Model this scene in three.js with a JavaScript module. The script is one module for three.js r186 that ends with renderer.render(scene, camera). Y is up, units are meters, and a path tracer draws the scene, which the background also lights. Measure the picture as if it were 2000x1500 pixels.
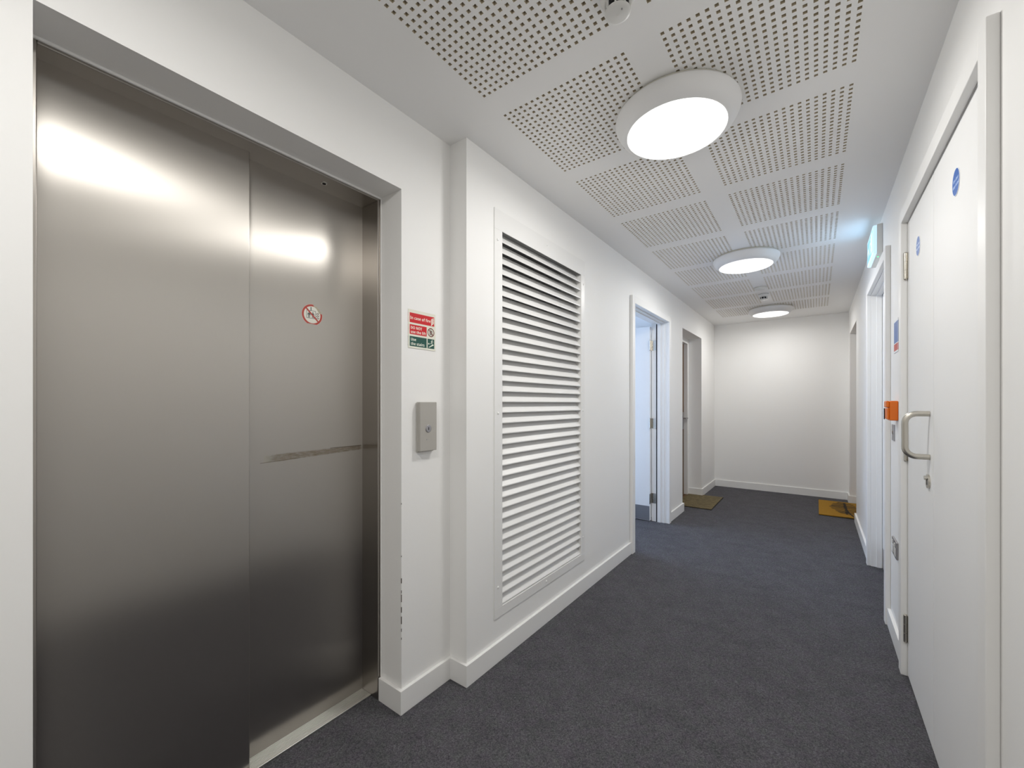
import * as THREE from 'three';
import { RoundedBoxGeometry } from 'three/addons/geometries/RoundedBoxGeometry.js';
import { mergeGeometries } from 'three/addons/utils/BufferGeometryUtils.js';
import { RectAreaLightUniformsLib } from 'three/addons/lights/RectAreaLightUniformsLib.js';

// ---------------------------------------------------------------- camera, sky, exposure
RectAreaLightUniformsLib.init();
const scene = new THREE.Scene();
const F = 805.1, YAW = Math.atan(594.9 / F), HORIZON = 787.57;
const camera = new THREE.PerspectiveCamera(2 * Math.atan(750 / F) * 180 / Math.PI, 2000 / 1500, 0.02, 100);
camera.position.set(0, 1.235, 0);
camera.rotation.y = YAW;
camera.setViewOffset(2000, 1500, 0, 750 - HORIZON, 2000, 1500);
scene.background = new THREE.Color().setRGB(2.7, 3.6, 5.2);   // clear daylight outside the lobby window
const renderer = new THREE.WebGLRenderer({ antialias: true });
renderer.toneMapping = THREE.LinearToneMapping;
renderer.toneMappingExposure = 1.1;
renderer.shadowMap.enabled = true;
const LAMP_POWER = 33, SIDE_POWER = 0.44, LAMP_COLOR = new THREE.Color().setRGB(1, 0.98, 0.945);

// ---------------------------------------------------------------- helpers
let seed = 7;
const rnd = () => { seed = (seed * 1664525 + 1013904223) >>> 0; return seed / 4294967296; };
const taken = {};
function numbered(name) {
  const n = taken[name] = (taken[name] ?? -1) + 1;
  return n ? name + '_' + String(n).padStart(3, '0') : name;
}
// uv in metres, taken from the plane that each face lies in
function metreUV(g) {
  g = g.index ? g.toNonIndexed() : g;
  const p = g.attributes.position, uv = new Float32Array(p.count * 2);
  const a = new THREE.Vector3(), b = new THREE.Vector3(), c = new THREE.Vector3();
  for (let i = 0; i < p.count; i += 3) {
    a.fromBufferAttribute(p, i); b.fromBufferAttribute(p, i + 1); c.fromBufferAttribute(p, i + 2);
    const n = b.clone().sub(a).cross(c.clone().sub(a));
    const x = Math.abs(n.x), y = Math.abs(n.y), z = Math.abs(n.z);
    [a, b, c].forEach((v, k) => {
      const [s, t] = x >= y && x >= z ? [v.z, v.y] : y >= z ? [v.x, v.z] : [v.x, v.y];
      uv[(i + k) * 2] = s; uv[(i + k) * 2 + 1] = t;
    });
  }
  g.setAttribute('uv', new THREE.BufferAttribute(uv, 2));
  for (const k of Object.keys(g.attributes)) if (!['position', 'normal', 'uv', 'color'].includes(k)) g.deleteAttribute(k);
  return g;
}
function box(x0, x1, y0, y1, z0, z1, round = 0) {
  const w = Math.abs(x1 - x0), h = Math.abs(y1 - y0), d = Math.abs(z1 - z0);
  const g = round ? new RoundedBoxGeometry(w, h, d, 2, Math.min(round, w / 2.01, h / 2.01, d / 2.01)) : new THREE.BoxGeometry(w, h, d);
  return metreUV(g.translate((x0 + x1) / 2, (y0 + y1) / 2, (z0 + z1) / 2));
}
function cylinder(r, len, axis, x, y, z, seg = 24, r2 = r) {
  const g = new THREE.CylinderGeometry(r2, r, len, seg);
  if (axis === 'x') g.rotateZ(-Math.PI / 2); else if (axis === 'z') g.rotateX(Math.PI / 2);
  return g.translate(x, y, z).toNonIndexed();
}
function lathe(points, seg = 64) { return new THREE.LatheGeometry(points.map(([r, y]) => new THREE.Vector2(r, y)), seg); }
const joined = (list) => list.length === 1 ? list[0] : mergeGeometries(list.map((g) => g.index ? g.toNonIndexed() : g));
function mesh(name, geos, mat, parent) {
  const m = new THREE.Mesh(Array.isArray(geos) ? joined(geos) : geos, mat);
  m.castShadow = m.receiveShadow = true;
  m.name = parent === scene ? numbered(name) : name;
  parent.add(m);
  return m;
}
function describe(o, label, category, extra = {}) { Object.assign(o.userData, { label, category }, extra); return o; }
function structure(name, geos, mat, label, category) { return describe(mesh(name, geos, mat, scene), label, category, { kind: 'structure' }); }
function group(name, [x, y, z], label, category, extra) {
  const g = new THREE.Group(); g.name = numbered(name); g.position.set(x, y, z); scene.add(g);
  return describe(g, label, category, extra);
}
const at = (g, x, y, z) => g.translate(-x, -y, -z);            // world coordinates into a group's own

// ---------------------------------------------------------------- textures
function data(size, fn, colour) {
  const a = new Uint8Array(size * size * 4);
  for (let y = 0; y < size; y++) for (let x = 0; x < size; x++) {
    const v = fn(x, y), i = (y * size + x) * 4;
    a[i] = v[0]; a[i + 1] = v[1]; a[i + 2] = v[2]; a[i + 3] = 255;
  }
  const t = new THREE.DataTexture(a, size, size);
  t.wrapS = t.wrapT = THREE.RepeatWrapping; t.magFilter = THREE.LinearFilter; t.minFilter = THREE.LinearMipmapLinearFilter; t.generateMipmaps = true;
  if (colour) t.colorSpace = THREE.SRGBColorSpace;
  t.needsUpdate = true;
  return t;
}
// tiling value noise on a lattice of n cells
function lattice(n) {
  const v = Array.from({ length: n * n }, rnd);
  return (u, w) => {
    const x = ((u % 1) + 1) % 1 * n, y = ((w % 1) + 1) % 1 * n, xi = Math.floor(x), yi = Math.floor(y);
    let fx = x - xi, fy = y - yi; fx = fx * fx * (3 - 2 * fx); fy = fy * fy * (3 - 2 * fy);
    const g = (i, j) => v[((yi + j) % n) * n + (xi + i) % n];
    return (g(0, 0) * (1 - fx) + g(1, 0) * fx) * (1 - fy) + (g(0, 1) * (1 - fx) + g(1, 1) * fx) * fy;
  };
}
const clamp = (v) => Math.max(0, Math.min(255, v));
const n12 = lattice(12), n40 = lattice(40), n96 = lattice(96), n200 = lattice(200), n340 = lattice(340);
// carpet: short looped pile, 0.8 m per tile
const carpetMap = data(1024, (x, y) => {
  const u = x / 1024, v = y / 1024;
  const fibre = 0.5 * n340(u, v) + 0.35 * n200(u, v) + 0.25 * rnd();
  const patch = n12(u, v) - 0.5, hue = n40(u, v) - 0.5;
  const l = 40 + 80 * fibre + 9 * patch;
  const fleck = rnd() > 0.985 ? 22 : 0;
  return [clamp(l + fleck + 1 + 3 * hue), clamp(l + fleck - 2 * hue), clamp(l + fleck + 5 + 4 * hue)];
}, true);
carpetMap.repeat.set(1.25, 1.25);
const carpetBump = data(512, (x, y) => { const l = 255 * (0.6 * n200(x / 512, y / 512) + 0.4 * rnd()); return [l, l, l]; });
carpetBump.repeat.set(2.5, 2.5);
// roller-painted plaster: orange peel, one metre per tile
const peel = data(512, (x, y) => { const u = x / 512, v = y / 512; const l = 255 * (0.55 * n96(u, v) + 0.45 * n200(u, v)); return [l, l, l]; });
const woodMap = data(512, (x, y) => {
  const u = x / 512, v = y / 512, g = 0.5 + 0.5 * Math.sin(40 * u + 9 * n12(u, v * 0.25) + 2 * n40(u * 2, v * 0.2)), f = n340(u, v * 0.06);
  return [clamp(74 + 22 * g + 20 * f), clamp(50 + 15 * g + 13 * f), clamp(22 + 8 * g + 6 * f)];
}, true);
const coirMap = data(512, (x, y) => {
  const u = x / 512, v = y / 512, f = 0.5 * n340(u, v) + 0.3 * n200(u, v) + 0.3 * rnd(), w = n40(u, v);
  return [clamp(52 + 80 * f + 26 * w), clamp(47 + 71 * f + 23 * w), clamp(33 + 52 * f + 16 * w)];
}, true);

// ---------------------------------------------------------------- materials
const rgb = (r, g, b) => new THREE.Color().setRGB(r, g, b);
const std = (o) => new THREE.MeshStandardMaterial(o);
const M = {
  wall: std({ color: rgb(0.92, 0.915, 0.90), roughness: 0.6, bumpMap: peel, bumpScale: 0.00012 }),
  ceiling: std({ color: rgb(0.95, 0.945, 0.935), roughness: 0.75 }),
  gypsum: std({ color: rgb(1, 1, 1), roughness: 0.85, vertexColors: true }),
  fleece: std({ color: rgb(0.30, 0.275, 0.235), roughness: 1 }),
  trim: std({ color: rgb(0.90, 0.895, 0.88), roughness: 0.45 }),
  doorPaint: std({ color: rgb(0.89, 0.89, 0.885), roughness: 0.58 }),
  powder: std({ color: rgb(0.88, 0.875, 0.86), roughness: 0.36 }),
  black: std({ color: rgb(0.012, 0.012, 0.013), roughness: 0.9 }),
  carpet: std({ map: carpetMap, bumpMap: carpetBump, bumpScale: 0.004, roughness: 1 }),
  steel: new THREE.MeshPhysicalMaterial({ color: rgb(0.50, 0.475, 0.44), metalness: 1, roughness: 0.34, anisotropy: 0.96 }),
  frameSteel: new THREE.MeshPhysicalMaterial({ color: rgb(0.40, 0.375, 0.345), metalness: 1, roughness: 0.28 }),
  aluminium: std({ color: rgb(0.72, 0.71, 0.68), metalness: 1, roughness: 0.36 }),
  satin: std({ color: rgb(0.58, 0.55, 0.49), metalness: 1, roughness: 0.3 }),
  nickel: std({ color: rgb(0.62, 0.59, 0.53), metalness: 1, roughness: 0.22 }),
  dullSteel: std({ color: rgb(0.42, 0.41, 0.42), metalness: 1, roughness: 0.42 }),
  lampBezel: std({ color: rgb(0.90, 0.90, 0.90), roughness: 0.4 }),
  lampBase: std({ color: rgb(0.74, 0.72, 0.64), roughness: 0.5 }),
  diffuser: std({ color: rgb(0.85, 0.85, 0.85), emissive: LAMP_COLOR, emissiveIntensity: 1.6, roughness: 0.4 }),
  plastic: std({ color: rgb(0.78, 0.775, 0.75), roughness: 0.42 }),
  callGrey: std({ color: rgb(0.44, 0.42, 0.385), roughness: 0.42 }),
  orange: std({ color: rgb(0.80, 0.17, 0.008), roughness: 0.38 }),
  wood: std({ map: woodMap, roughness: 0.5 }),
  coir: std({ map: coirMap, bumpMap: coirMap, bumpScale: 0.004, roughness: 1 }),
  glass: new THREE.MeshPhysicalMaterial({ color: 0xffffff, transmission: 1, thickness: 0, roughness: 0.02, ior: 1.5 }),
};

// ---------------------------------------------------------------- dimensions (metres; corridor runs along -z)
const X1 = -1.334, X2 = -1.234, XR = 0.331, ZS = -1.334, ZE = -6.79, ZF = 3.4, H = 2.4, BACK = -1.394;
const LIFT = [-1.062, -0.099, 2.091], LOUVRE = [-2.44, -1.57, 0.235, 2.162], D1 = [-4.372, -3.345, 2.09], D2 = [-5.92, -4.953, 2.098];
const CUP = [-2.585, -1.42, 2.075], D3 = [-4.15, -3.135, 2.075], D4 = [-6.57, -5.55, 2.093];

// ---------------------------------------------------------------- floor
structure('floor', box(-3.7, 1.3, -0.15, 0, ZE - 0.2, ZF + 0.2), M.carpet, 'charcoal grey looped carpet covering the corridor floor', 'floor');

// ---------------------------------------------------------------- ceiling with perforated plasterboard fields
const PITCH = 0.02597, HOLE = 0.0114, NH = 20, FIELD = PITCH * NH, THICK = 0.0125;
const FX = [[-1.014 - PITCH / 2, -1.014 - PITCH / 2 + FIELD], [-0.391 - PITCH / 2, -0.391 - PITCH / 2 + FIELD]];
const rows = []; for (let k = -4; k <= 7; k++) { const z1 = -1.326 - 0.6247 * k + PITCH / 2; rows.push([z1 - FIELD, z1]); }
{
  const g = [], xs = [-3.7, FX[0][0], FX[0][1], FX[1][0], FX[1][1], 1.3];
  for (const [a, b] of [[xs[0], xs[1]], [xs[2], xs[3]], [xs[4], xs[5]]]) g.push(box(a, b, H, H + 0.05, ZE - 0.2, ZF + 0.2));
  for (const [a, b] of FX) {
    let z = ZF + 0.2;
    for (const [z0, z1] of rows) { g.push(box(a, b, H, H + 0.05, z1, z)); z = z0; }
    g.push(box(a, b, H, H + 0.05, ZE - 0.2, z));
  }
  g.push(box(-3.7, 1.3, H + 0.05, H + 0.2, ZE - 0.2, ZF + 0.2));
  const ceiling = structure('ceiling', g, M.ceiling, 'white plasterboard ceiling with two rows of square-perforated fields', 'ceiling');
  // one field: face with square holes, cut edges of raw board inside the holes
  const pos = [], col = [], paint = [0.95, 0.945, 0.935], raw = [0.70, 0.62, 0.47];
  const quad = (a, b, c, d, k) => { pos.push(...a, ...b, ...c, ...a, ...c, ...d); for (let i = 0; i < 6; i++) col.push(...k); };
  const edge = [-FIELD / 2]; for (let i = 0; i < NH; i++) { const c = -FIELD / 2 + PITCH * (i + 0.5); edge.push(c - HOLE / 2, c + HOLE / 2); } edge.push(FIELD / 2);
  const down = (x0, x1, z0, z1) => quad([x0, 0, z0], [x1, 0, z0], [x1, 0, z1], [x0, 0, z1], paint);
  for (let j = 0; j + 1 < edge.length; j++) {
    if (j % 2 === 0) { down(edge[0], edge.at(-1), edge[j], edge[j + 1]); continue; }
    for (let i = 0; i + 1 < edge.length; i++) {
      const [x0, x1, z0, z1] = [edge[i], edge[i + 1], edge[j], edge[j + 1]], t = THICK;
      if (i % 2 === 0) { down(x0, x1, z0, z1); continue; }
      quad([x0, 0, z0], [x0, 0, z1], [x0, t, z1], [x0, t, z0], raw);
      quad([x1, 0, z1], [x1, 0, z0], [x1, t, z0], [x1, t, z1], raw);
      quad([x1, 0, z0], [x0, 0, z0], [x0, t, z0], [x1, t, z0], raw);
      quad([x0, 0, z1], [x1, 0, z1], [x1, t, z1], [x0, t, z1], raw);
    }
  }
  const field = new THREE.BufferGeometry();
  field.setAttribute('position', new THREE.Float32BufferAttribute(pos, 3));
  field.setAttribute('color', new THREE.Float32BufferAttribute(col, 3));
  field.computeVertexNormals();
  const fleece = box(-FIELD / 2, FIELD / 2, THICK, THICK + 0.002, -FIELD / 2, FIELD / 2);
  for (const [z0, z1] of rows) for (const [x0, x1] of FX) {
    const p = mesh('perforated_panel', field, M.gypsum, ceiling);
    p.position.set((x0 + x1) / 2, H, (z0 + z1) / 2);
    mesh('acoustic_fleece', fleece, M.fleece, p).userData.label = 'dark grey fleece behind the holes';
  }
}

// ---------------------------------------------------------------- walls
const full = (x0, x1, z0, z1) => box(x0, x1, 0, H, z0, z1);
structure('wall_left', [
  full(-1.95, X1, LIFT[1], ZF), full(-1.95, X1, ZS, LIFT[0]), box(-1.95, X1, LIFT[2], H, LIFT[0], LIFT[1]), full(-2.05, -1.95, ZS, ZF),
  full(BACK, X2, LOUVRE[1], ZS), full(BACK, X2, D1[1], LOUVRE[0]), box(BACK, X2, 0, LOUVRE[2], LOUVRE[0], LOUVRE[1]), box(BACK, X2, LOUVRE[3], H, LOUVRE[0], LOUVRE[1]),
  box(BACK, X2, D1[2], H, D1[0], D1[1]), full(BACK, X2, D2[1], D1[0]),
  full(-1.56, X2, ZE, D2[0]), box(-1.56, X2, D2[2], H, D2[0], D2[1]), full(-1.56, BACK, D2[1], -4.65), full(-1.66, -1.56, ZE, -4.65),
], M.wall, 'white painted corridor wall holding the lift, the louvre and two doorways', 'wall');
{ // knocked corner of the lift reveal: chips down to brown board
  const wall = scene.getObjectByName('wall_left'), chip = std({ color: rgb(0.09, 0.075, 0.055), roughness: 0.9 });
  for (const [y, h, w] of [[0.515, 0.02, 0.003], [0.475, 0.012, 0.002], [0.44, 0.03, 0.0025], [0.398, 0.022, 0.003], [0.352, 0.03, 0.003], [0.322, 0.012, 0.002], [0.62, 0.006, 0.0016], [0.83, 0.006, 0.0016], [0.29, 0.008, 0.0018]])
    mesh('paint_chip', box(X1 - w, X1 + 0.0003, y, y + h, LIFT[0] - w * 0.6, LIFT[0] + 0.0003), chip, wall);
}
structure('wall_right', [
  full(XR, 0.56, CUP[1], ZF), box(XR, 0.56, CUP[2], H, CUP[0], CUP[1]), full(XR, 0.56, D3[1], CUP[0]), box(XR, 0.56, D3[2], H, D3[0], D3[1]),
  full(XR, 0.56, D4[1], D3[0]), box(XR, 0.56, D4[2], H, D4[0], D4[1]), full(XR, 0.56, ZE, D4[0]), full(0.56, 0.66, ZE, ZF),
], M.wall, 'white painted corridor wall opposite the lift with cupboard doors and exit sign', 'wall');
structure('wall_riser', [full(-3.7, -3.6, -2.8, -1.35), full(-3.7, -2.05, -1.41, -1.334), full(-3.6, BACK, -2.8, -2.72)], M.wall, 'unlit service riser room behind the wall louvre', 'wall');
structure('wall_back', full(-1.66, 0.66, ZE - 0.15, ZE), M.wall, 'plain white wall closing the far end of the corridor', 'wall');
structure('wall_front', full(-2.05, 0.66, ZF, ZF + 0.15), M.wall, 'plain white wall closing the near end of the corridor', 'wall');
const WIN = [-4.38, -3.12, 0.25, 2.25], XL = -3.3;
structure('wall_lobby', [
  full(XL, BACK, -2.95, -2.8), full(XL, BACK, -4.65, -4.5), full(XL - 0.12, XL, -4.65, WIN[0]), full(XL - 0.12, XL, WIN[1], -2.8),
  box(XL - 0.12, XL, 0, WIN[2], WIN[0], WIN[1]), box(XL - 0.12, XL, WIN[3], H, WIN[0], WIN[1]),
], M.wall, 'white walls of the daylit lobby beyond the open white door', 'wall');
{
  const w = group('window_1', [XL - 0.06, WIN[2], (WIN[0] + WIN[1]) / 2], 'tall lobby window beyond the open white door', 'window', { kind: 'structure' });
  const h = WIN[3] - WIN[2], hw = (WIN[1] - WIN[0]) / 2;
  mesh('window_frame', [box(-0.03, 0.03, 0, 0.05, -hw, hw), box(-0.03, 0.03, h - 0.05, h, -hw, hw), box(-0.03, 0.03, 0.05, h - 0.05, -hw, -hw + 0.05), box(-0.03, 0.03, 0.05, h - 0.05, hw - 0.05, hw)], M.trim, w);
  mesh('pane', box(-0.003, 0.003, 0.05, h - 0.05, -hw + 0.05, hw - 0.05), M.glass, w);
}

// ---------------------------------------------------------------- baseboards
const BB = 0.095, BT = 0.015;
// plan outline (x, z pairs of the front line, then back along the wall) pushed up to the skirting's height
function skirting(plan) {
  const sh = new THREE.Shape(plan.map(([x, z]) => new THREE.Vector2(x, -z)));
  const e = 0.0018, g = new THREE.ExtrudeGeometry(sh, { depth: BB - 2 * e, bevelEnabled: true, bevelSize: e, bevelOffset: -e, bevelThickness: e, bevelSegments: 2 });
  return metreUV(g.rotateX(-Math.PI / 2).translate(0, e, 0));
}
const bb = (x0, x1, z0, z1) => skirting([[x0, z0], [x0, z1], [x1, z1], [x1, z0]]);
structure('baseboard_left', [
  skirting([[-1.462, LIFT[0]], [-1.462, LIFT[0] + BT], [X1 + BT, LIFT[0] + BT], [X1 + BT, ZS + BT], [X2 + BT, ZS + BT], [X2 + BT, -3.297], [X2, -3.297], [X2, ZS], [X1, ZS], [X1, LIFT[0]]]),
  skirting([[BACK, D2[1]], [X2, D2[1]], [X2, -4.409], [X2 + BT, -4.409], [X2 + BT, D2[1] - BT], [BACK, D2[1] - BT]]),
  skirting([[BACK, D2[0]], [BACK, D2[0] + BT], [X2 + BT, D2[0] + BT], [X2 + BT, ZE], [X2, ZE], [X2, D2[0]]]),
  bb(X1, X1 + BT, LIFT[1], ZF),
], M.trim, 'white painted skirting along the lift side of the corridor', 'skirting');
structure('baseboard_right', [
  bb(XR - BT, XR, -3.09, -2.623), bb(XR - BT, XR, -1.388, ZF),
  skirting([[XR - BT, -4.196], [XR, -4.196], [XR, D4[1]], [0.47, D4[1]], [0.47, D4[1] - BT], [XR - BT, D4[1] - BT]]),
  skirting([[0.47, D4[0]], [0.47, D4[0] + BT], [XR - BT, D4[0] + BT], [XR - BT, ZE], [XR, ZE], [XR, D4[0]]]),
], M.trim, 'white painted skirting along the cupboard side of the corridor', 'skirting');
structure('baseboard_back', bb(X2 + BT, XR - BT, ZE, ZE + BT), M.trim, 'white painted skirting along the far end wall', 'skirting');
structure('baseboard_front', bb(X1 + BT, XR - BT, ZF - BT, ZF), M.trim, 'white painted skirting along the near end wall', 'skirting');

// ---------------------------------------------------------------- lift landing doors
{
  const o = [-1.53, 0, -0.58], L = group('lift_door', o, 'brushed steel sliding lift door of two panels in a white reveal', 'lift door');
  const zj = -1.046, zn = -0.115, hy = 2.077;
  const put = (g) => at(g, ...o);
  const panel = (x0, x1, z0, z1) => {                     // u runs across the panel, v up: the brushing is vertical
    const g = box(x0, x1, 0.006, 2.10, z0, z1, 0.003), p = g.attributes.position, uv = g.attributes.uv;
    for (let i = 0; i < p.count; i++) uv.setXY(i, (p.getZ(i) - z1) / (z0 - z1), (p.getY(i) - 0.006) / 2.094);
    return put(g);
  };
  mesh('door_panel', panel(-1.56, -1.53, -0.59, -0.06), M.steel, L);
  // scuffed panel: a dull smear of dirt across the middle and a few scratches
  const c = document.createElement('canvas'); c.width = 512; c.height = 2048;
  const x = c.getContext('2d');
  x.fillStyle = '#ffffff'; x.fillRect(0, 0, 512, 2048);
  const PZ = [-1.07, -0.55];                              // the panel's z range
  const U = (z) => (z - PZ[1]) / (PZ[0] - PZ[1]) * 512, V = (y) => 2048 - (y - 0.006) / 2.094 * 2048;
  for (let i = 0; i < 2600; i++) {
    const t = rnd(), z = -0.645 - t * 0.385, top = 1.049 + 0.006 * t + 0.003 * rnd(), bot = 1.024 + 0.016 * t;
    const y = bot + (top - bot) * rnd() , fade = Math.min(1, t * 9) * (0.55 + 0.45 * rnd());
    x.fillStyle = `rgba(150,134,108,${(0.042 * fade).toFixed(3)})`;
    x.fillRect(U(z), V(y), 6 + 16 * rnd(), 2 + 3 * rnd());
  }
  x.strokeStyle = 'rgba(96,84,66,0.35)'; x.lineWidth = 2; x.beginPath(); x.moveTo(U(-0.64), V(1.023)); x.lineTo(U(-0.78), V(1.029)); x.stroke();
  x.strokeStyle = 'rgba(80,68,50,0.4)'; x.lineWidth = 3; x.beginPath(); x.moveTo(U(-0.9), V(1.054)); x.lineTo(U(-1.04), V(1.0545)); x.stroke();
  const map = new THREE.CanvasTexture(c); map.colorSpace = THREE.SRGBColorSpace;
  const scuffed = M.steel.clone(); scuffed.map = map;
  const p2 = mesh('door_panel', panel(-1.60, -1.575, PZ[0], PZ[1]), scuffed, L);
  p2.userData.label = 'rear steel panel with a dirty smear across it';
  mesh('door_frame', [
    box(-1.63, -1.466, 0, 2.092, -1.0625, zj, 0.002), box(-1.63, -1.466, 0, 2.092, zn, -0.0985, 0.002), box(-1.63, -1.466, hy, 2.0915, zj, zn, 0.002),
    box(-1.475, -1.4625, 0.095, 2.092, -1.062, -1.0545), 
  ].map(put), M.frameSteel, L);
  mesh('sealant_bead', [box(-1.4665, -1.4585, 2.0838, 2.0912, LIFT[0], LIFT[1], 0.002), box(-1.4665, -1.4585, BB, 2.0838, LIFT[0] + 0.0002, LIFT[0] + 0.006, 0.002)].map(put), M.trim, L).userData.label = 'white sealant line round the steel frame';
  const sill = [box(-1.64, -1.578, 0, 0.004, zj, zn), box(-1.5195, -1.511, 0, 0.009, zj, zn, 0.002)];
  for (let i = 0; i < 9; i++) sill.push(box(-1.577 + i * 0.0064, -1.5725 + i * 0.0064, 0, 0.007, zj, zn, 0.0012));
  sill.push(box(-1.58, -1.515, 0, 0.0045, zj, zn));
  mesh('sill', sill.map(put), M.aluminium, L).userData.label = 'grooved aluminium sill';
  const s = mesh('sensor', [cylinder(0.011, 0.003, 'y', -1.515, hy - 0.0012, -0.841, 32)].map(put), M.aluminium, L);
  mesh('lens', put(cylinder(0.0065, 0.002, 'y', -1.515, hy - 0.003, -0.841, 24)), M.black, s);
  mesh('back_panel', put(box(-1.70, -1.66, 0, 2.2, -1.0625, -0.0985)), M.black, L);
}

// ---------------------------------------------------------------- printed sheets (flat signs)
function sheet(w, h, size, draw) {
  const c = document.createElement('canvas'); c.width = size; c.height = Math.round(size * h / w);
  draw(c.getContext('2d'), c.width, c.height);
  const t = new THREE.CanvasTexture(c); t.colorSpace = THREE.SRGBColorSpace; t.anisotropy = 8;
  return t;
}
// front face at +z with uv 0..1, a little thick
function plate(w, h, d) {
  const g = new THREE.BoxGeometry(w, h, d).translate(0, 0, d / 2);
  return g.toNonIndexed();
}
function disc(r, d) {
  const g = new THREE.CylinderGeometry(r, r, d, 48).rotateX(Math.PI / 2).translate(0, 0, d / 2), p = g.attributes.position, uv = g.attributes.uv;
  for (let i = 0; i < p.count; i++) uv.setXY(i, 0.5 + p.getX(i) / r / 2, 0.5 + p.getY(i) / r / 2);
  return g;
}
function running(x, s, colour) {                           // a running figure in a unit square
  x.save(); x.scale(s, s); x.strokeStyle = x.fillStyle = colour; x.lineCap = 'round'; x.lineJoin = 'round';
  x.beginPath(); x.arc(0.56, 0.12, 0.09, 0, 7); x.fill();
  x.lineWidth = 0.14; x.beginPath(); x.moveTo(0.54, 0.28); x.lineTo(0.44, 0.54); x.stroke();
  x.lineWidth = 0.085; x.beginPath(); x.moveTo(0.44, 0.54); x.lineTo(0.62, 0.68); x.lineTo(0.58, 0.9); x.stroke();
  x.beginPath(); x.moveTo(0.43, 0.54); x.lineTo(0.32, 0.74); x.lineTo(0.1, 0.78); x.stroke();
  x.lineWidth = 0.07; x.beginPath(); x.moveTo(0.54, 0.27); x.lineTo(0.36, 0.3); x.lineTo(0.26, 0.46); x.stroke();
  x.beginPath(); x.moveTo(0.56, 0.28); x.lineTo(0.68, 0.42); x.lineTo(0.82, 0.38); x.stroke();
  x.restore();
}
function person(x, cx, top, h, colour) {                   // standing pictogram
  x.save(); x.translate(cx, top); x.scale(h, h); x.fillStyle = x.strokeStyle = colour; x.lineCap = 'round';
  x.beginPath(); x.arc(0, 0.1, 0.09, 0, 7); x.fill();
  x.fillRect(-0.12, 0.22, 0.24, 0.32);
  x.lineWidth = 0.08; x.beginPath(); x.moveTo(-0.17, 0.26); x.lineTo(-0.24, 0.54); x.moveTo(0.17, 0.26); x.lineTo(0.24, 0.54); x.stroke();
  x.lineWidth = 0.1; x.beginPath(); x.moveTo(-0.07, 0.5); x.lineTo(-0.1, 0.96); x.moveTo(0.07, 0.5); x.lineTo(0.1, 0.96); x.stroke();
  x.restore();
}
function sign(name, geo, tex, p, facing, label, category, rough = 0.45, extra) {
  const o = mesh(name, geo, std({ map: tex, roughness: rough }), scene);
  o.position.set(...p); o.rotation.y = facing; return describe(o, label, category, extra);
}
const EAST = Math.PI / 2, WEST = -Math.PI / 2;            // sheets on the left wall face +x, on the right wall -x
{
  const w = 0.148, h = 0.158;
  const tex = sheet(w, h, 720, (x, W, Hh) => {
    const mm = W / 148; x.scale(mm, mm);
    x.fillStyle = '#e9e8da'; x.fillRect(0, 0, 148, 158);
    x.fillStyle = '#cf0f1c'; x.fillRect(7, 13, 134, 40); x.fillRect(7, 61, 91, 40);
    x.fillStyle = '#155045'; x.fillRect(7, 109, 91, 41); x.fillRect(103, 109, 38, 41);
    x.fillStyle = '#f1efe2'; x.textBaseline = 'alphabetic';
    const text = (s, px, tx, ty, tw) => { x.font = `bold ${px}px sans-serif`; x.fillText(s, tx, ty, tw); };
    text('In case of fire', 17, 9, 39, 112);
    text('DO NOT', 16, 12, 79, 62); text('use the lift', 16, 12, 96, 82);
    text('Use', 16, 13, 127, 34); text('the stairs', 16, 13, 145, 76);
    x.strokeStyle = '#f1efe2'; x.lineWidth = 3.2; x.lineCap = 'round';   // flames
    for (let i = 0; i < 4; i++) { x.beginPath(); x.moveTo(124, 28 + i * 7); x.quadraticCurveTo(130, 17 + i * 7, 133, 24 + i * 6); x.quadraticCurveTo(136, 16 + i * 7, 138, 20 + i * 7); x.stroke(); }
    x.beginPath(); x.moveTo(125, 50); x.lineTo(136, 38); x.stroke();
    x.fillStyle = '#2a2320'; x.fillRect(115, 73, 14, 19); person(x, 122, 74, 17, '#efe6d8');
    x.strokeStyle = '#2a2320'; x.lineWidth = 2; x.beginPath(); x.moveTo(122, 66); x.lineTo(122, 73); x.stroke();
    x.strokeStyle = '#6d2420'; x.lineWidth = 4; x.beginPath(); x.arc(122, 81, 17, 0, 7); x.stroke();
    x.beginPath(); x.moveTo(110, 69); x.lineTo(134, 93); x.stroke();
    x.save(); x.translate(116, 111); running(x, 23, '#eff1e4'); x.restore();
    x.fillStyle = '#eff1e4'; x.fillRect(107, 127, 6, 6);
    x.beginPath(); x.moveTo(107, 146); x.lineTo(113, 146); x.lineTo(137, 135); x.lineTo(137, 131); x.lineTo(131, 131); x.closePath(); x.fill();
  });
  sign('fire_action_sign', plate(w, h, 0.0015), tex, [X1 + 0.0002, 1.540, -1.169], EAST, 'red and green in case of fire lift notice above the call panel', 'sign');
}
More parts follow.
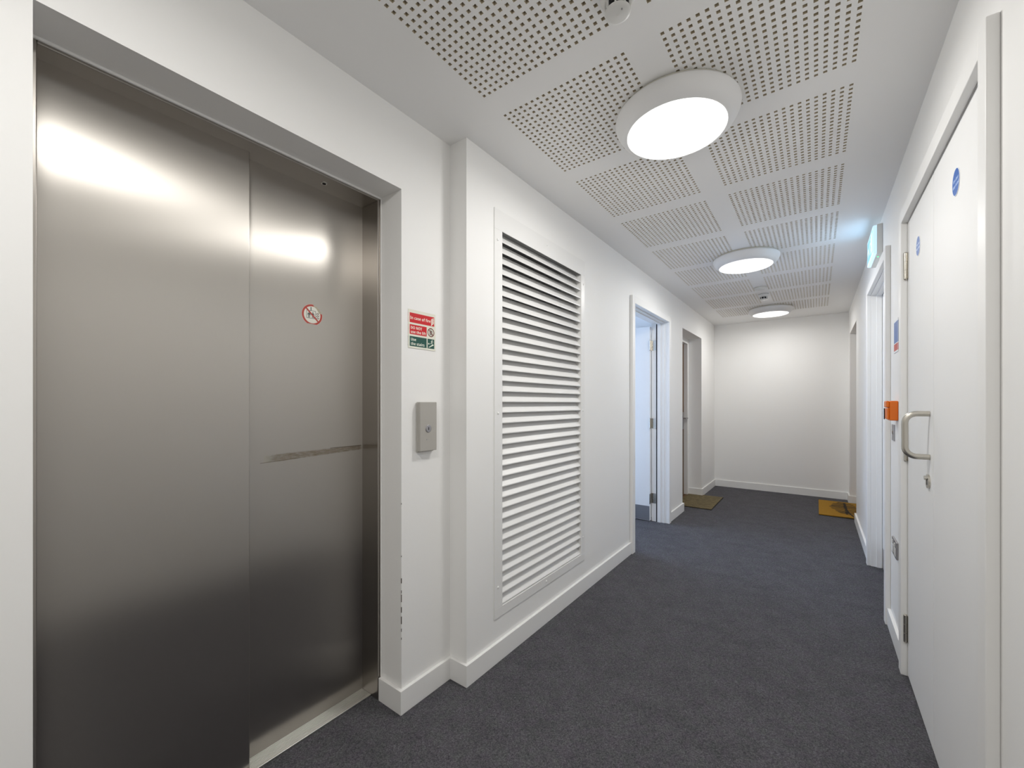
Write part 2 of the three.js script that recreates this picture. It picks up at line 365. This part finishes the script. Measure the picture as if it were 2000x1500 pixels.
{
  const tex = sheet(1, 1, 512, (x, W) => {
    x.scale(W / 100, W / 100);
    x.fillStyle = '#e4e2d8'; x.fillRect(0, 0, 100, 100);
    x.strokeStyle = '#3b4a4c'; x.lineWidth = 1.8; x.strokeRect(24, 31, 42, 36); x.lineWidth = 4; x.beginPath(); x.moveTo(44, 14); x.lineTo(44, 31); x.stroke();
    person(x, 35, 37, 28, '#20282c'); person(x, 53, 37, 28, '#20282c');
    x.strokeStyle = '#4a3a36'; x.lineWidth = 2.6; for (let i = 0; i < 3; i++) for (let k = 0; k < 2; k++) { x.beginPath(); x.moveTo(70 + k * 7, 47 + i * 11); x.quadraticCurveTo(72 + k * 7, 40 + i * 11, 77 + k * 7, 38 + i * 11); x.stroke(); }
    x.strokeStyle = '#b23b2e'; x.lineWidth = 9; x.beginPath(); x.arc(50, 50, 44.5, 0, 7); x.stroke();
    x.lineWidth = 7; x.beginPath(); x.moveTo(19, 19); x.lineTo(81, 81); x.stroke();
    // corner where the print has been torn off
    x.fillStyle = '#b3aa93'; x.beginPath(); x.moveTo(54, 3); x.lineTo(60, 12); x.lineTo(70, 18); x.lineTo(82, 36); x.lineTo(99, 42); x.lineTo(99, 0); x.closePath(); x.fill();
  });
  const s = new THREE.Shape(); const R = 0.041;
  for (let i = 0; i <= 60; i++) {
    const a = i / 60 * Math.PI * 2; let r = R; 
    if (a > 0.28 && a < 1.42) r = R * (0.90 + 0.05 * Math.sin(a * 19));            // torn edge
    if (a > 4.2 && a < 5.15) r = Math.min(r, R * 0.86 / Math.cos(a - 4.67));        // cut flat at the foot
    const q = [Math.cos(a) * r, Math.sin(a) * r]; i ? s.lineTo(...q) : s.moveTo(...q);
  }
  const g = new THREE.ExtrudeGeometry(s, { depth: 0.0004, bevelEnabled: false }), p = g.attributes.position, uv = g.attributes.uv;
  for (let i = 0; i < p.count; i++) uv.setXY(i, 0.5 + p.getX(i) / R / 2, 0.5 + p.getY(i) / R / 2);
  sign('warning_sticker', g, tex, [-1.5748, 1.578, -0.826], EAST, 'torn round red no lift sticker on the steel lift door', 'sticker');
}

// ---------------------------------------------------------------- lift call panel
{
  const o = [X1, 1.031, -1.180], P = group('lift_call_panel', o, 'tall grey lift call panel with one round button', 'call panel');
  mesh('back_plate', box(0, 0.012, 0, 0.209, -0.046, 0.046, 0.005), M.callGrey, P);
  const s = new THREE.Shape(); s.moveTo(-0.043, 0.010); s.lineTo(-0.043, 0.022); s.quadraticCurveTo(-0.041, 0.0275, -0.034, 0.0285); s.lineTo(0.026, 0.0285); s.quadraticCurveTo(0.041, 0.0275, 0.043, 0.016); s.lineTo(0.043, 0.010);
  const g = new THREE.ExtrudeGeometry(s, { depth: 0.198, bevelEnabled: true, bevelSize: 0.0015, bevelThickness: 0.003, bevelSegments: 3 });
  g.rotateX(-Math.PI / 2).rotateY(Math.PI / 2);           // profile (z across, x out), extruded up
  g.computeBoundingBox(); const b = g.boundingBox;
  g.translate(0.0285 - b.max.x, 0.005 - b.min.y, -(b.min.z + b.max.z) / 2);
  mesh('cover', g, M.callGrey, P);
  const bt = mesh('button', [cylinder(0.0130, 0.004, 'x', 0.0295, 0.098, 0.002, 32), new THREE.TorusGeometry(0.0138, 0.0024, 10, 36).rotateY(Math.PI / 2).translate(0.0287, 0.098, 0.002).toNonIndexed()], M.dullSteel, P);
  bt.userData.label = 'dark metal push button';
  mesh('key_slot', box(0.031, 0.0322, 0.092, 0.104, 0.0005, 0.0035), M.black, bt);
  mesh('indicator', cylinder(0.0025, 0.001, 'x', 0.0288, 0.053, 0.010, 12), M.dullSteel, P);
}

// ---------------------------------------------------------------- louvre
{
  const o = [X2, 0.204, -2.0], V = group('louvre_vent', o, 'tall white metal wall louvre with 35 sloping slats', 'louvre');
  const put = (g) => at(g, ...o);
  const [z0, z1, y0, y1] = [-2.47, -1.525, 0.204, 2.168], [a0, a1, b0, b1] = [-2.423, -1.586, 0.250, 2.070], T = X2 + 0.004;
  mesh('frame', [
    box(X2, T, b1, y1, z0, z1, 0.001), box(X2, T, y0, b0, z0, z1, 0.001), box(X2, T, b0, b1, z0, a0, 0.001), box(X2, T, b0, b1, a1, z1, 0.001),
    box(-1.30, X2 + 0.001, b0 - 0.003, b0, a0, a1), box(-1.30, X2 + 0.001, b0, b1, a0 - 0.003, a0), box(-1.30, X2 + 0.001, b0, b1, a1, a1 + 0.003),
  ].map(put), M.powder, V);
  // slat: outer edge low, inner edge high, with a small turned-down lip
  const D = 0.045, R = 0.0635, s = new THREE.Shape();
  s.moveTo(0, 0); s.lineTo(0.0015, 0.0012); s.lineTo(0.0015, 0.0055); s.lineTo(-D, R); s.lineTo(-D - 0.0012, R - 0.0022); s.lineTo(-0.0012, 0.0035); s.closePath();
  const slat = new THREE.ExtrudeGeometry(s, { depth: a1 - a0 - 0.001, bevelEnabled: false });
  for (let i = 0; i < 35; i++) mesh('slat', slat, M.powder, V).position.set(-0.003, 0.2525 - o[1] + i * (b1 - b0) / 35, a0 + 0.0005 - o[2]);
  const dome = new THREE.SphereGeometry(0.0062, 14, 7, 0, Math.PI * 2, 0, Math.PI / 2).scale(1, 0.75, 1).rotateZ(-Math.PI / 2);
  for (const [y, z] of [[2.02, -1.549], [1.187, -1.552], [0.351, -1.552], [2.014, -2.452], [1.187, -2.447], [0.359, -2.447], [2.134, -2.0], [0.227, -1.992]])
    mesh('screw', dome, M.powder, V).position.set(0.004, y - o[1], z - o[2]);
}

// ---------------------------------------------------------------- doors
function architrave(parent, put, xw, dir, za, zb, top, mat, w = 0.06, t = 0.023) {   // za < zb: clear edges of the frame
  const bx = (y0, y1, z0, z1) => put(box(xw, xw + dir * t, y0, y1, z0, z1, 0.003));
  mesh('architrave', bx(0, top + w, zb, zb + w), mat, parent);
  mesh('architrave', bx(0, top + w, za - w, za), mat, parent);
  mesh('architrave', bx(top, top + w, za, zb), mat, parent);
}
const hingeKnuckle = (x, y0, y1, z, r) => {
  const g = [], n = 3, h = (y1 - y0) / n;
  for (let i = 0; i < n; i++) g.push(cylinder(r, h - 0.002, 'y', x, y0 + h * (i + 0.5), z, 16));
  g.push(cylinder(r * 0.8, y1 - y0, 'y', x, (y0 + y1) / 2, z, 12), cylinder(r * 0.9, 0.004, 'y', x, y1 + 0.002, z, 16, r * 0.5), cylinder(r * 0.5, 0.004, 'y', x, y0 - 0.002, z, 16, r * 0.9));
  return g;
};
{ // door 1: white door standing open into the lobby
  const o = [X2, 0, -3.85], D = group('door_1', o, 'white door standing open at a moulded white frame beside the louvre', 'door', { kind: 'structure' });
  const put = (g) => at(g, ...o), [za, zb, top] = [-4.349, -3.357, 2.064];
  architrave(D, put, X2, 1, za, zb, top, M.trim, 0.06, 0.025);
  const lining = (x0, x1, inset) => [box(x0, x1, 0, 2.09, -4.372, za + inset, 0.0015), box(x0, x1, 0, 2.09, zb - inset, -3.345, 0.0015), box(x0, x1, top - inset, 2.0895, za + inset, zb - inset, 0.0015)];
  mesh('door_frame', [...lining(-1.394, X2, -0.004), ...lining(-1.331, -1.296, 0.011), ...lining(-1.296, -1.262, 0.003)].map(put), M.trim, D);
  mesh('seal', [box(-1.345, -1.334, 0, top - 0.003, za - 0.004, za - 0.001), box(-1.345, -1.334, 0, top - 0.003, zb + 0.001, zb + 0.004), box(-1.345, -1.334, top + 0.001, top + 0.004, za, zb)].map(put), M.black, D).userData.label = 'black smoke seal strip';
  const leaf = mesh('leaf', put(box(-2.26, -1.399, 0.008, 2.036, -4.359, -4.315, 0.002)), M.doorPaint, D);
  mesh('kick_plate', put(box(-2.235, -1.404, 0.012, 0.160, -4.3152, -4.3135)), M.dullSteel, leaf);
  for (const y of [1.787, 0.972, 0.188]) mesh('hinge', [
    ...hingeKnuckle(-1.396, y, y + 0.104, -4.306, 0.0065), box(-1.392, -1.347, y, y + 0.104, -4.3535, -4.351), box(-1.398, -1.394, y, y + 0.104, -4.35, -4.306)].map(put), M.nickel, leaf);
  mesh('lever_handle', [cylinder(0.01, 0.05, 'z', -2.19, 1.02, -4.29, 16), cylinder(0.009, 0.12, 'x', -2.13, 1.02, -4.268, 16)].map(put), M.dullSteel, leaf);
}
function flatDoor(name, xw, dir, [z0, z1, top], label, mat) {   // brown flat door set back in a plain plastered recess
  const o = [xw, 0, (z0 + z1) / 2], D = group(name, o, label, 'door', { kind: 'structure' }), put = (g) => at(g, ...o);
  const xf = xw + dir * 0.16, xb = xw + dir * 0.225, xl = xw + dir * 0.208;
  mesh('door_frame', [box(xf, xb, 0, top, z0, z0 + 0.065, 0.002), box(xf, xb, 0, top, z1 - 0.065, z1, 0.002), box(xf, xb, top - 0.065, top, z0 + 0.065, z1 - 0.065, 0.002)].map(put), M.trim, D);
  const leaf = mesh('leaf', put(box(xl, xl + dir * 0.044, 0.012, top - 0.068, z0 + 0.068, z1 - 0.068, 0.002)), mat, D);
  mesh('threshold', put(box(xw + dir * 0.135, xl, 0, 0.012, z0 + 0.016, z1 - 0.016, 0.002)), mat, D);
  const zh = z0 + 0.12;
  mesh('lever_handle', [box(xl, xl - dir * 0.008, 0.89, 1.115, zh - 0.02, zh + 0.02, 0.003), cylinder(0.009, 0.055, 'x', xl - dir * 0.032, 1.035, zh, 16), cylinder(0.009, 0.115, 'z', xl - dir * 0.058, 1.035, zh + 0.05, 16)].map(put), M.dullSteel, leaf);
}
flatDoor('door_2', X2, -1, D2, 'brown wooden flat door in a plain recess beyond the open white door', M.wood);
flatDoor('door_4', XR, 1, D4, 'brown wooden flat door in the recess behind the yellow doormat', M.wood);
{ // door 3: white door with a steel kick plate under the exit sign
  const o = [XR, 0, -3.64], D = group('door_3', o, 'closed white door with steel kick plate under the exit sign', 'door', { kind: 'structure' });
  const put = (g) => at(g, ...o), [za, zb, top] = [-4.135, -3.15, 2.055];
  architrave(D, put, XR, -1, za, zb, top, M.trim);
  const lining = (x0, x1, inset) => [box(x0, x1, 0, 2.0745, -4.15, za + inset, 0.0015), box(x0, x1, 0, 2.0745, zb - inset, -3.135, 0.0015), box(x0, x1, top - inset, 2.0745, za + inset, zb - inset, 0.0015)];
  mesh('door_frame', [...lining(XR, 0.45, 0.004), ...lining(0.363, 0.394, 0.012)].map(put), M.trim, D);
  const leaf = mesh('leaf', put(box(0.397, 0.441, 0.008, top - 0.007, za + 0.007, zb - 0.007, 0.002)), M.doorPaint, D);
  mesh('kick_plate', put(box(0.3955, 0.3975, 0.012, 0.155, za + 0.022, zb - 0.022)), M.dullSteel, leaf);
  mesh('push_plate', put(box(0.3955, 0.3975, 0.95, 1.25, zb - 0.12, zb - 0.04)), M.dullSteel, leaf);
}
{ // door 5: service cupboard, two white leaves
  const o = [XR, 0, -2.0], D = group('door_5', o, 'pair of white cupboard doors with one steel D pull handle', 'door', { kind: 'structure' });
  const put = (g) => at(g, ...o), [za, zb, top] = [-2.562, -1.449, 2.052];
  architrave(D, put, XR, -1, za, zb, top, M.trim);
  mesh('door_frame', [box(XR, 0.45, 0, 2.0745, -2.585, za, 0.0015), box(XR, 0.45, 0, 2.0745, zb, -1.42, 0.0015), box(XR, 0.45, top, 2.0745, za, zb, 0.0015)].map(put), M.trim, D);
  const l1 = mesh('leaf', put(box(XR + 0.001, XR + 0.045, 0.006, top - 0.003, za + 0.003, -2.0550, 0.0012)), M.doorPaint, D);
  mesh('leaf', put(box(XR + 0.001, XR + 0.045, 0.006, top - 0.003, -2.0500, zb - 0.003, 0.0012)), M.doorPaint, D);
  mesh('backing', put(box(XR + 0.05, XR + 0.06, 0, top, za, zb)), M.wood, D);
  for (const [a, b] of [[1.796, 1.914], [0.976, 1.094], [0.156, 0.276]])
    mesh('hinge', [...hingeKnuckle(XR - 0.0075, a, b, za + 0.004, 0.0075), box(XR - 0.0015, XR + 0.0008, a, b, za + 0.004, za + 0.016)].map(put), M.nickel, l1);
  // D pull
  const pts = [], x0 = XR, xo = XR - 0.066, ya = 1.0385, yb = 1.1965, r = 0.034, zh = -2.112;
  pts.push([x0, yb], [xo + r, yb]);
  for (let i = 1; i <= 8; i++) { const a = i / 8 * Math.PI / 2; pts.push([xo + r - Math.sin(a) * r, yb - r + Math.cos(a) * r]); }
  for (let i = 0; i <= 8; i++) { const a = i / 8 * Math.PI / 2; pts.push([xo + r - Math.cos(a) * r, ya + r - Math.sin(a) * r]); }
  pts.push([x0, ya]);
  const path = new THREE.CurvePath(); for (let i = 0; i + 1 < pts.length; i++) path.add(new THREE.LineCurve3(new THREE.Vector3(pts[i][0], pts[i][1], zh), new THREE.Vector3(pts[i + 1][0], pts[i + 1][1], zh)));
  const smooth = new THREE.CatmullRomCurve3(path.getSpacedPoints(90));
  mesh('pull_handle', put(new THREE.TubeGeometry(smooth, 120, 0.0102, 20).toNonIndexed()), M.satin, l1).userData.label = 'satin steel D pull handle';
  const k = mesh('lock', [put(cylinder(0.0255, 0.006, 'x', XR - 0.002, 0.948, -2.126, 40, 0.0255))], M.satin, l1);
  mesh('keyhole', [put(box(XR - 0.0058, XR - 0.005, 0.935, 0.951, -2.1285, -2.1235)), put(cylinder(0.0052, 0.0009, 'x', XR - 0.0054, 0.955, -2.126, 18))], M.black, k);
  mesh('cylinder_plug', put(cylinder(0.0075, 0.012, 'x', XR - 0.008, 0.962, -2.115, 18)), M.nickel, k);
}

// ---------------------------------------------------------------- round blue door signs
{
  const tex = sheet(1, 1, 384, (x, W) => {
    x.scale(W / 100, W / 100); x.fillStyle = '#f0f3f6'; x.fillRect(0, 0, 100, 100);
    x.fillStyle = '#1f5fb4'; x.beginPath(); x.arc(50, 50, 47, 0, 7); x.fill();
    x.fillStyle = '#c8dcf6'; x.textAlign = 'center'; x.font = 'bold 16px sans-serif'; x.fillText('Fire door', 50, 46); x.fillText('keep locked', 50, 66, 82);
  });
  const g = disc(0.0405, 0.001);
  sign('door_sign', g, tex, [XR + 0.0008, 1.889, -1.760], WEST, 'round blue fire door sign on the wider cupboard leaf', 'sign', 0.5, { group: 'blue discs on the cupboard doors' });
  sign('door_sign', g, tex, [XR + 0.0008, 1.873, -2.324], WEST, 'round blue fire door sign on the cupboard leaf with the handle', 'sign', 0.5, { group: 'blue discs on the cupboard doors' });
}
// ---------------------------------------------------------------- small fittings between the cupboard and door 3
{
  const tex = sheet(0.135, 0.165, 256, (x, W, Hh) => {
    x.fillStyle = '#eef0f2'; x.fillRect(0, 0, W, Hh);
    x.fillStyle = '#4f74b4'; x.fillRect(W * 0.05, Hh * 0.07, W * 0.9, Hh * 0.64);
    x.fillStyle = '#c2453a'; x.fillRect(W * 0.05, Hh * 0.735, W * 0.9, Hh * 0.21);
  });
  sign('fire_notice', plate(0.135, 0.17, 0.002), tex, [XR - 0.0002, 1.582, -2.888], WEST, 'small blue and red fire notice above the orange call point', 'sign');
  const o = [XR, 1.147, -2.862], P = group('call_point', o, 'orange plastic break glass call point with hinged cover', 'call point');
  mesh('housing', box(-0.034, 0, 0, 0.1, -0.044, 0.044, 0.006), M.orange, P);
  mesh('front_frame', [box(-0.046, -0.034, 0.066, 0.1, -0.044, 0.044, 0.006), box(-0.043, -0.034, 0.006, 0.064, -0.04, 0.043, 0.005)], M.orange, P);
  mesh('lip', box(-0.0475, -0.043, 0.004, 0.062, -0.042, -0.036, 0.002), M.black, P);
  const k = group('key_switch', [XR, 1.036, -2.975], 'small grey metal key switch plate under the orange call point', 'switch');
  mesh('plate', box(-0.004, 0, 0, 0.086, -0.043, 0.043, 0.0015), M.dullSteel, k);
  const kc = mesh('key_barrel', cylinder(0.011, 0.004, 'x', -0.005, 0.043, 0, 24), M.nickel, k); mesh('key_slot', box(-0.0075, -0.0068, 0.037, 0.049, -0.0015, 0.0015), M.black, kc);
  const s = group('power_socket', [XR, 0.445, -2.893], 'double power socket with grey metal faceplate low on the wall', 'socket');
  mesh('faceplate', box(-0.009, 0, 0, 0.086, -0.073, 0.073, 0.003), M.dullSteel, s);
  for (const z of [-0.036, 0.036]) {
    mesh('outlet', box(-0.0105, -0.008, 0.012, 0.052, z - 0.022, z + 0.022, 0.002), M.plastic, s);
    mesh('rocker_switch', box(-0.0135, -0.008, 0.059, 0.076, z - 0.006, z + 0.006, 0.0015), M.plastic, s);
  }
}

// ---------------------------------------------------------------- exit sign
{
  const o = [XR, 2.172, -3.607], E = group('exit_sign', o, 'lit box exit sign on the wall above the white door', 'exit sign');
  mesh('housing', box(-0.028, 0, 0, 0.183, -0.183, 0.183, 0.004), M.plastic, E);
  const tex = sheet(0.36, 0.175, 512, (x, W, Hh) => {
    x.fillStyle = '#d6ecf6'; x.fillRect(0, 0, W, Hh);
    x.fillStyle = '#8ecbe0'; x.fillRect(W * 0.05, Hh * 0.1, W * 0.9, Hh * 0.8);
    x.save(); x.translate(W * 0.36, Hh * 0.14); running(x, Hh * 0.72, '#ffffff'); x.restore();
    x.fillStyle = '#ffffff'; x.fillRect(W * 0.68, Hh * 0.16, W * 0.2, Hh * 0.68);
    x.beginPath(); x.moveTo(W * 0.09, Hh * 0.5); x.lineTo(W * 0.2, Hh * 0.28); x.lineTo(W * 0.2, Hh * 0.72); x.closePath(); x.fill(); x.fillRect(W * 0.19, Hh * 0.43, W * 0.12, Hh * 0.14);
  });
  const g = new RoundedBoxGeometry(0.36, 0.175, 0.022, 3, 0.008).toNonIndexed(), p = g.attributes.position, uv = g.attributes.uv;
  for (let i = 0; i < p.count; i++) uv.setXY(i, 0.5 + p.getX(i) / 0.36, 0.5 + p.getY(i) / 0.175);
  g.rotateY(WEST).translate(-0.036, 0.0915, 0);
  mesh('diffuser', g, std({ color: rgb(0.5, 0.5, 0.5), map: tex, emissive: rgb(0.80, 0.93, 1.0), emissiveMap: tex, emissiveIntensity: 0.85, roughness: 0.3 }), E).userData.label = 'glowing pale diffuser with running figure';
  const led = mesh('indicator_led', cylinder(0.004, 0.004, 'y', -0.016, -0.001, 0.10, 16), std({ color: rgb(0.1, 0.6, 0.2), emissive: rgb(0.1, 1, 0.35), emissiveIntensity: 1.6 }), E);
  led.userData.label = 'green indicator';
  const light = new THREE.RectAreaLight(new THREE.Color().setRGB(0.42, 0.68, 1.0), 2.4, 0.33, 0.15);
  light.position.set(-0.05, 0.0915, 0); light.rotation.y = Math.PI / 2; E.add(light);       // shines towards -x
}

// ---------------------------------------------------------------- round ceiling lights
function ceilingLight(z, label) {
  const L = group('ceiling_light', [-0.4555, H, z], label, 'ceiling light', { group: 'round ceiling lights along the corridor' });
  mesh('base_ring', lathe([[0.10, 0], [0.222, 0], [0.224, -0.002], [0.226, -0.010], [0.229, -0.014]]), M.lampBase, L);
  mesh('bezel', lathe([[0.226, -0.011], [0.2325, -0.013], [0.2335, -0.018], [0.232, -0.028], [0.226, -0.043], [0.216, -0.058], [0.203, -0.069], [0.190, -0.0755], [0.187, -0.0765], [0.185, -0.0745]], 96), M.lampBezel, L);
  mesh('diffuser', lathe([[0.1855, -0.070], [0.1855, -0.0745], [0.183, -0.0775], [0.16, -0.0795], [0.1, -0.0805], [0.0001, -0.081]], 80), M.diffuser, L).userData.label = 'glowing opal diffuser';
  const light = new THREE.RectAreaLight(LAMP_COLOR, LAMP_POWER, 0.26, 0.26);
  light.position.set(0, -0.083, 0); light.rotation.x = -Math.PI / 2; L.add(light);
  const side = new THREE.PointLight(LAMP_COLOR, SIDE_POWER);      // what the domed opal gives off sideways
  side.position.set(0, -0.0755, 0); side.castShadow = true; side.shadow.radius = 4; L.add(side);
}
ceilingLight(-1.722, 'round glowing ceiling light between the louvre and the cupboard doors');
ceilingLight(-3.745, 'round glowing ceiling light between the open white door and the exit sign');
ceilingLight(-5.95, 'round glowing ceiling light between the smoke detector and the end wall');
ceilingLight(0.0, 'round ceiling light opposite the lift, mirrored in the steel door');
ceilingLight(2.1, 'round ceiling light at the end of the corridor away from the doormats');

// ---------------------------------------------------------------- smoke detectors and sensor dome
function smokeDetector(z, label) {
  const S = group('smoke_detector', [-0.455, H, z], label, 'smoke detector', { group: 'smoke detectors on the ceiling' });
  mesh('base', lathe([[0.0001, 0], [0.050, 0], [0.050, -0.008], [0.048, -0.014], [0.041, -0.026], [0.037, -0.032], [0.0001, -0.032]], 48), M.plastic, S);
  mesh('chamber', lathe([[0.0001, -0.031], [0.0315, -0.031], [0.0305, -0.054], [0.0001, -0.055]], 32), M.black, S);
  const fin = box(0.028, 0.0362, -0.054, -0.030, -0.0022, 0.0022, 0.001);
  for (let i = 0; i < 8; i++) mesh('fin', fin, M.plastic, S).rotation.y = i * Math.PI / 4 + 0.2;
  mesh('cap', lathe([[0.0001, -0.0525], [0.035, -0.0525], [0.0365, -0.0535], [0.0355, -0.056], [0.026, -0.0605], [0.0001, -0.063]], 48), M.plastic, S);
  mesh('indicator_lamp', cylinder(0.002, 0.003, 'y', 0.017, -0.062, 0.012, 10), M.dullSteel, S);
}
smokeDetector(-1.122, 'white vented smoke detector over the near perforated fields by the lift');
smokeDetector(-5.14, 'white vented smoke detector beside the flat white sensor dome');
{
  const S = group('sensor_dome', [-0.455, H, -4.83], 'shallow white sensor dome on the ceiling before the far light', 'sensor');
  mesh('base', lathe([[0.0001, 0], [0.060, 0], [0.060, -0.008], [0.056, -0.013], [0.0001, -0.013]], 48), M.plastic, S);
  mesh('dome', lathe([[0.050, -0.012], [0.046, -0.022], [0.034, -0.029], [0.018, -0.033], [0.0001, -0.034]], 40), M.plastic, S);
}

// ---------------------------------------------------------------- doormats
{
  const o = [-1.19, 0, -5.57], m = group('doormat', o, 'worn olive brown doormat in front of the recess beyond the open door', 'doormat');
  mesh('backing', box(-0.21, 0.215, 0, 0.004, -0.38, 0.38), M.black, m);
  mesh('pile', box(-0.205, 0.21, 0.004, 0.012, -0.375, 0.375, 0.003), M.coir, m);
  const y = describe(group('doormat', [0.27, 0, -6.1], 'yellow doormat with a dark plant print before the recess', 'doormat'), 'yellow doormat with a dark plant print before the recess', 'doormat');
  const tex = sheet(0.5, 0.84, 512, (x, W, Hh) => {
    const im = x.createImageData(W, Hh);
    for (let j = 0; j < Hh; j++) for (let i = 0; i < W; i++) {
      const k = (j * W + i) * 4, f = 0.5 * n200(i / W, j / W) + 0.5 * rnd();
      im.data[k] = 140 + 40 * f; im.data[k + 1] = 102 + 31 * f; im.data[k + 2] = 12 + 20 * f; im.data[k + 3] = 255;
    }
    x.putImageData(im, 0, 0);
    x.strokeStyle = '#241d10'; x.fillStyle = '#241d10'; x.lineCap = 'round';
    x.lineWidth = 16; x.beginPath(); x.moveTo(W * 0.62, Hh * 0.97); x.quadraticCurveTo(W * 0.5, Hh * 0.7, W * 0.5, Hh * 0.2); x.stroke();
    for (let i = 0; i < 26; i++) {
      const t = i / 26, yy = Hh * (0.08 + 0.78 * t), sd = i % 2 ? 1 : -1, len = W * (0.1 + 0.14 * Math.sin(Math.PI * Math.min(1, t * 1.1)) * (0.6 + 0.7 * rnd()));
      x.lineWidth = 20 + 18 * rnd(); x.beginPath(); x.moveTo(W * 0.5, yy); x.quadraticCurveTo(W * 0.5 + sd * len * 0.6, yy - 8, W * 0.5 + sd * len, yy + 24 * rnd() - 26); x.stroke();
    }
  });
  const g = new THREE.BoxGeometry(0.5, 0.008, 0.84).toNonIndexed();
  mesh('backing', box(-0.25, 0.25, 0, 0.006, -0.42, 0.42), M.black, y);
  mesh('pile', g.translate(0, 0.010, 0), std({ map: tex, roughness: 1 }), y);
}

renderer.render(scene, camera);
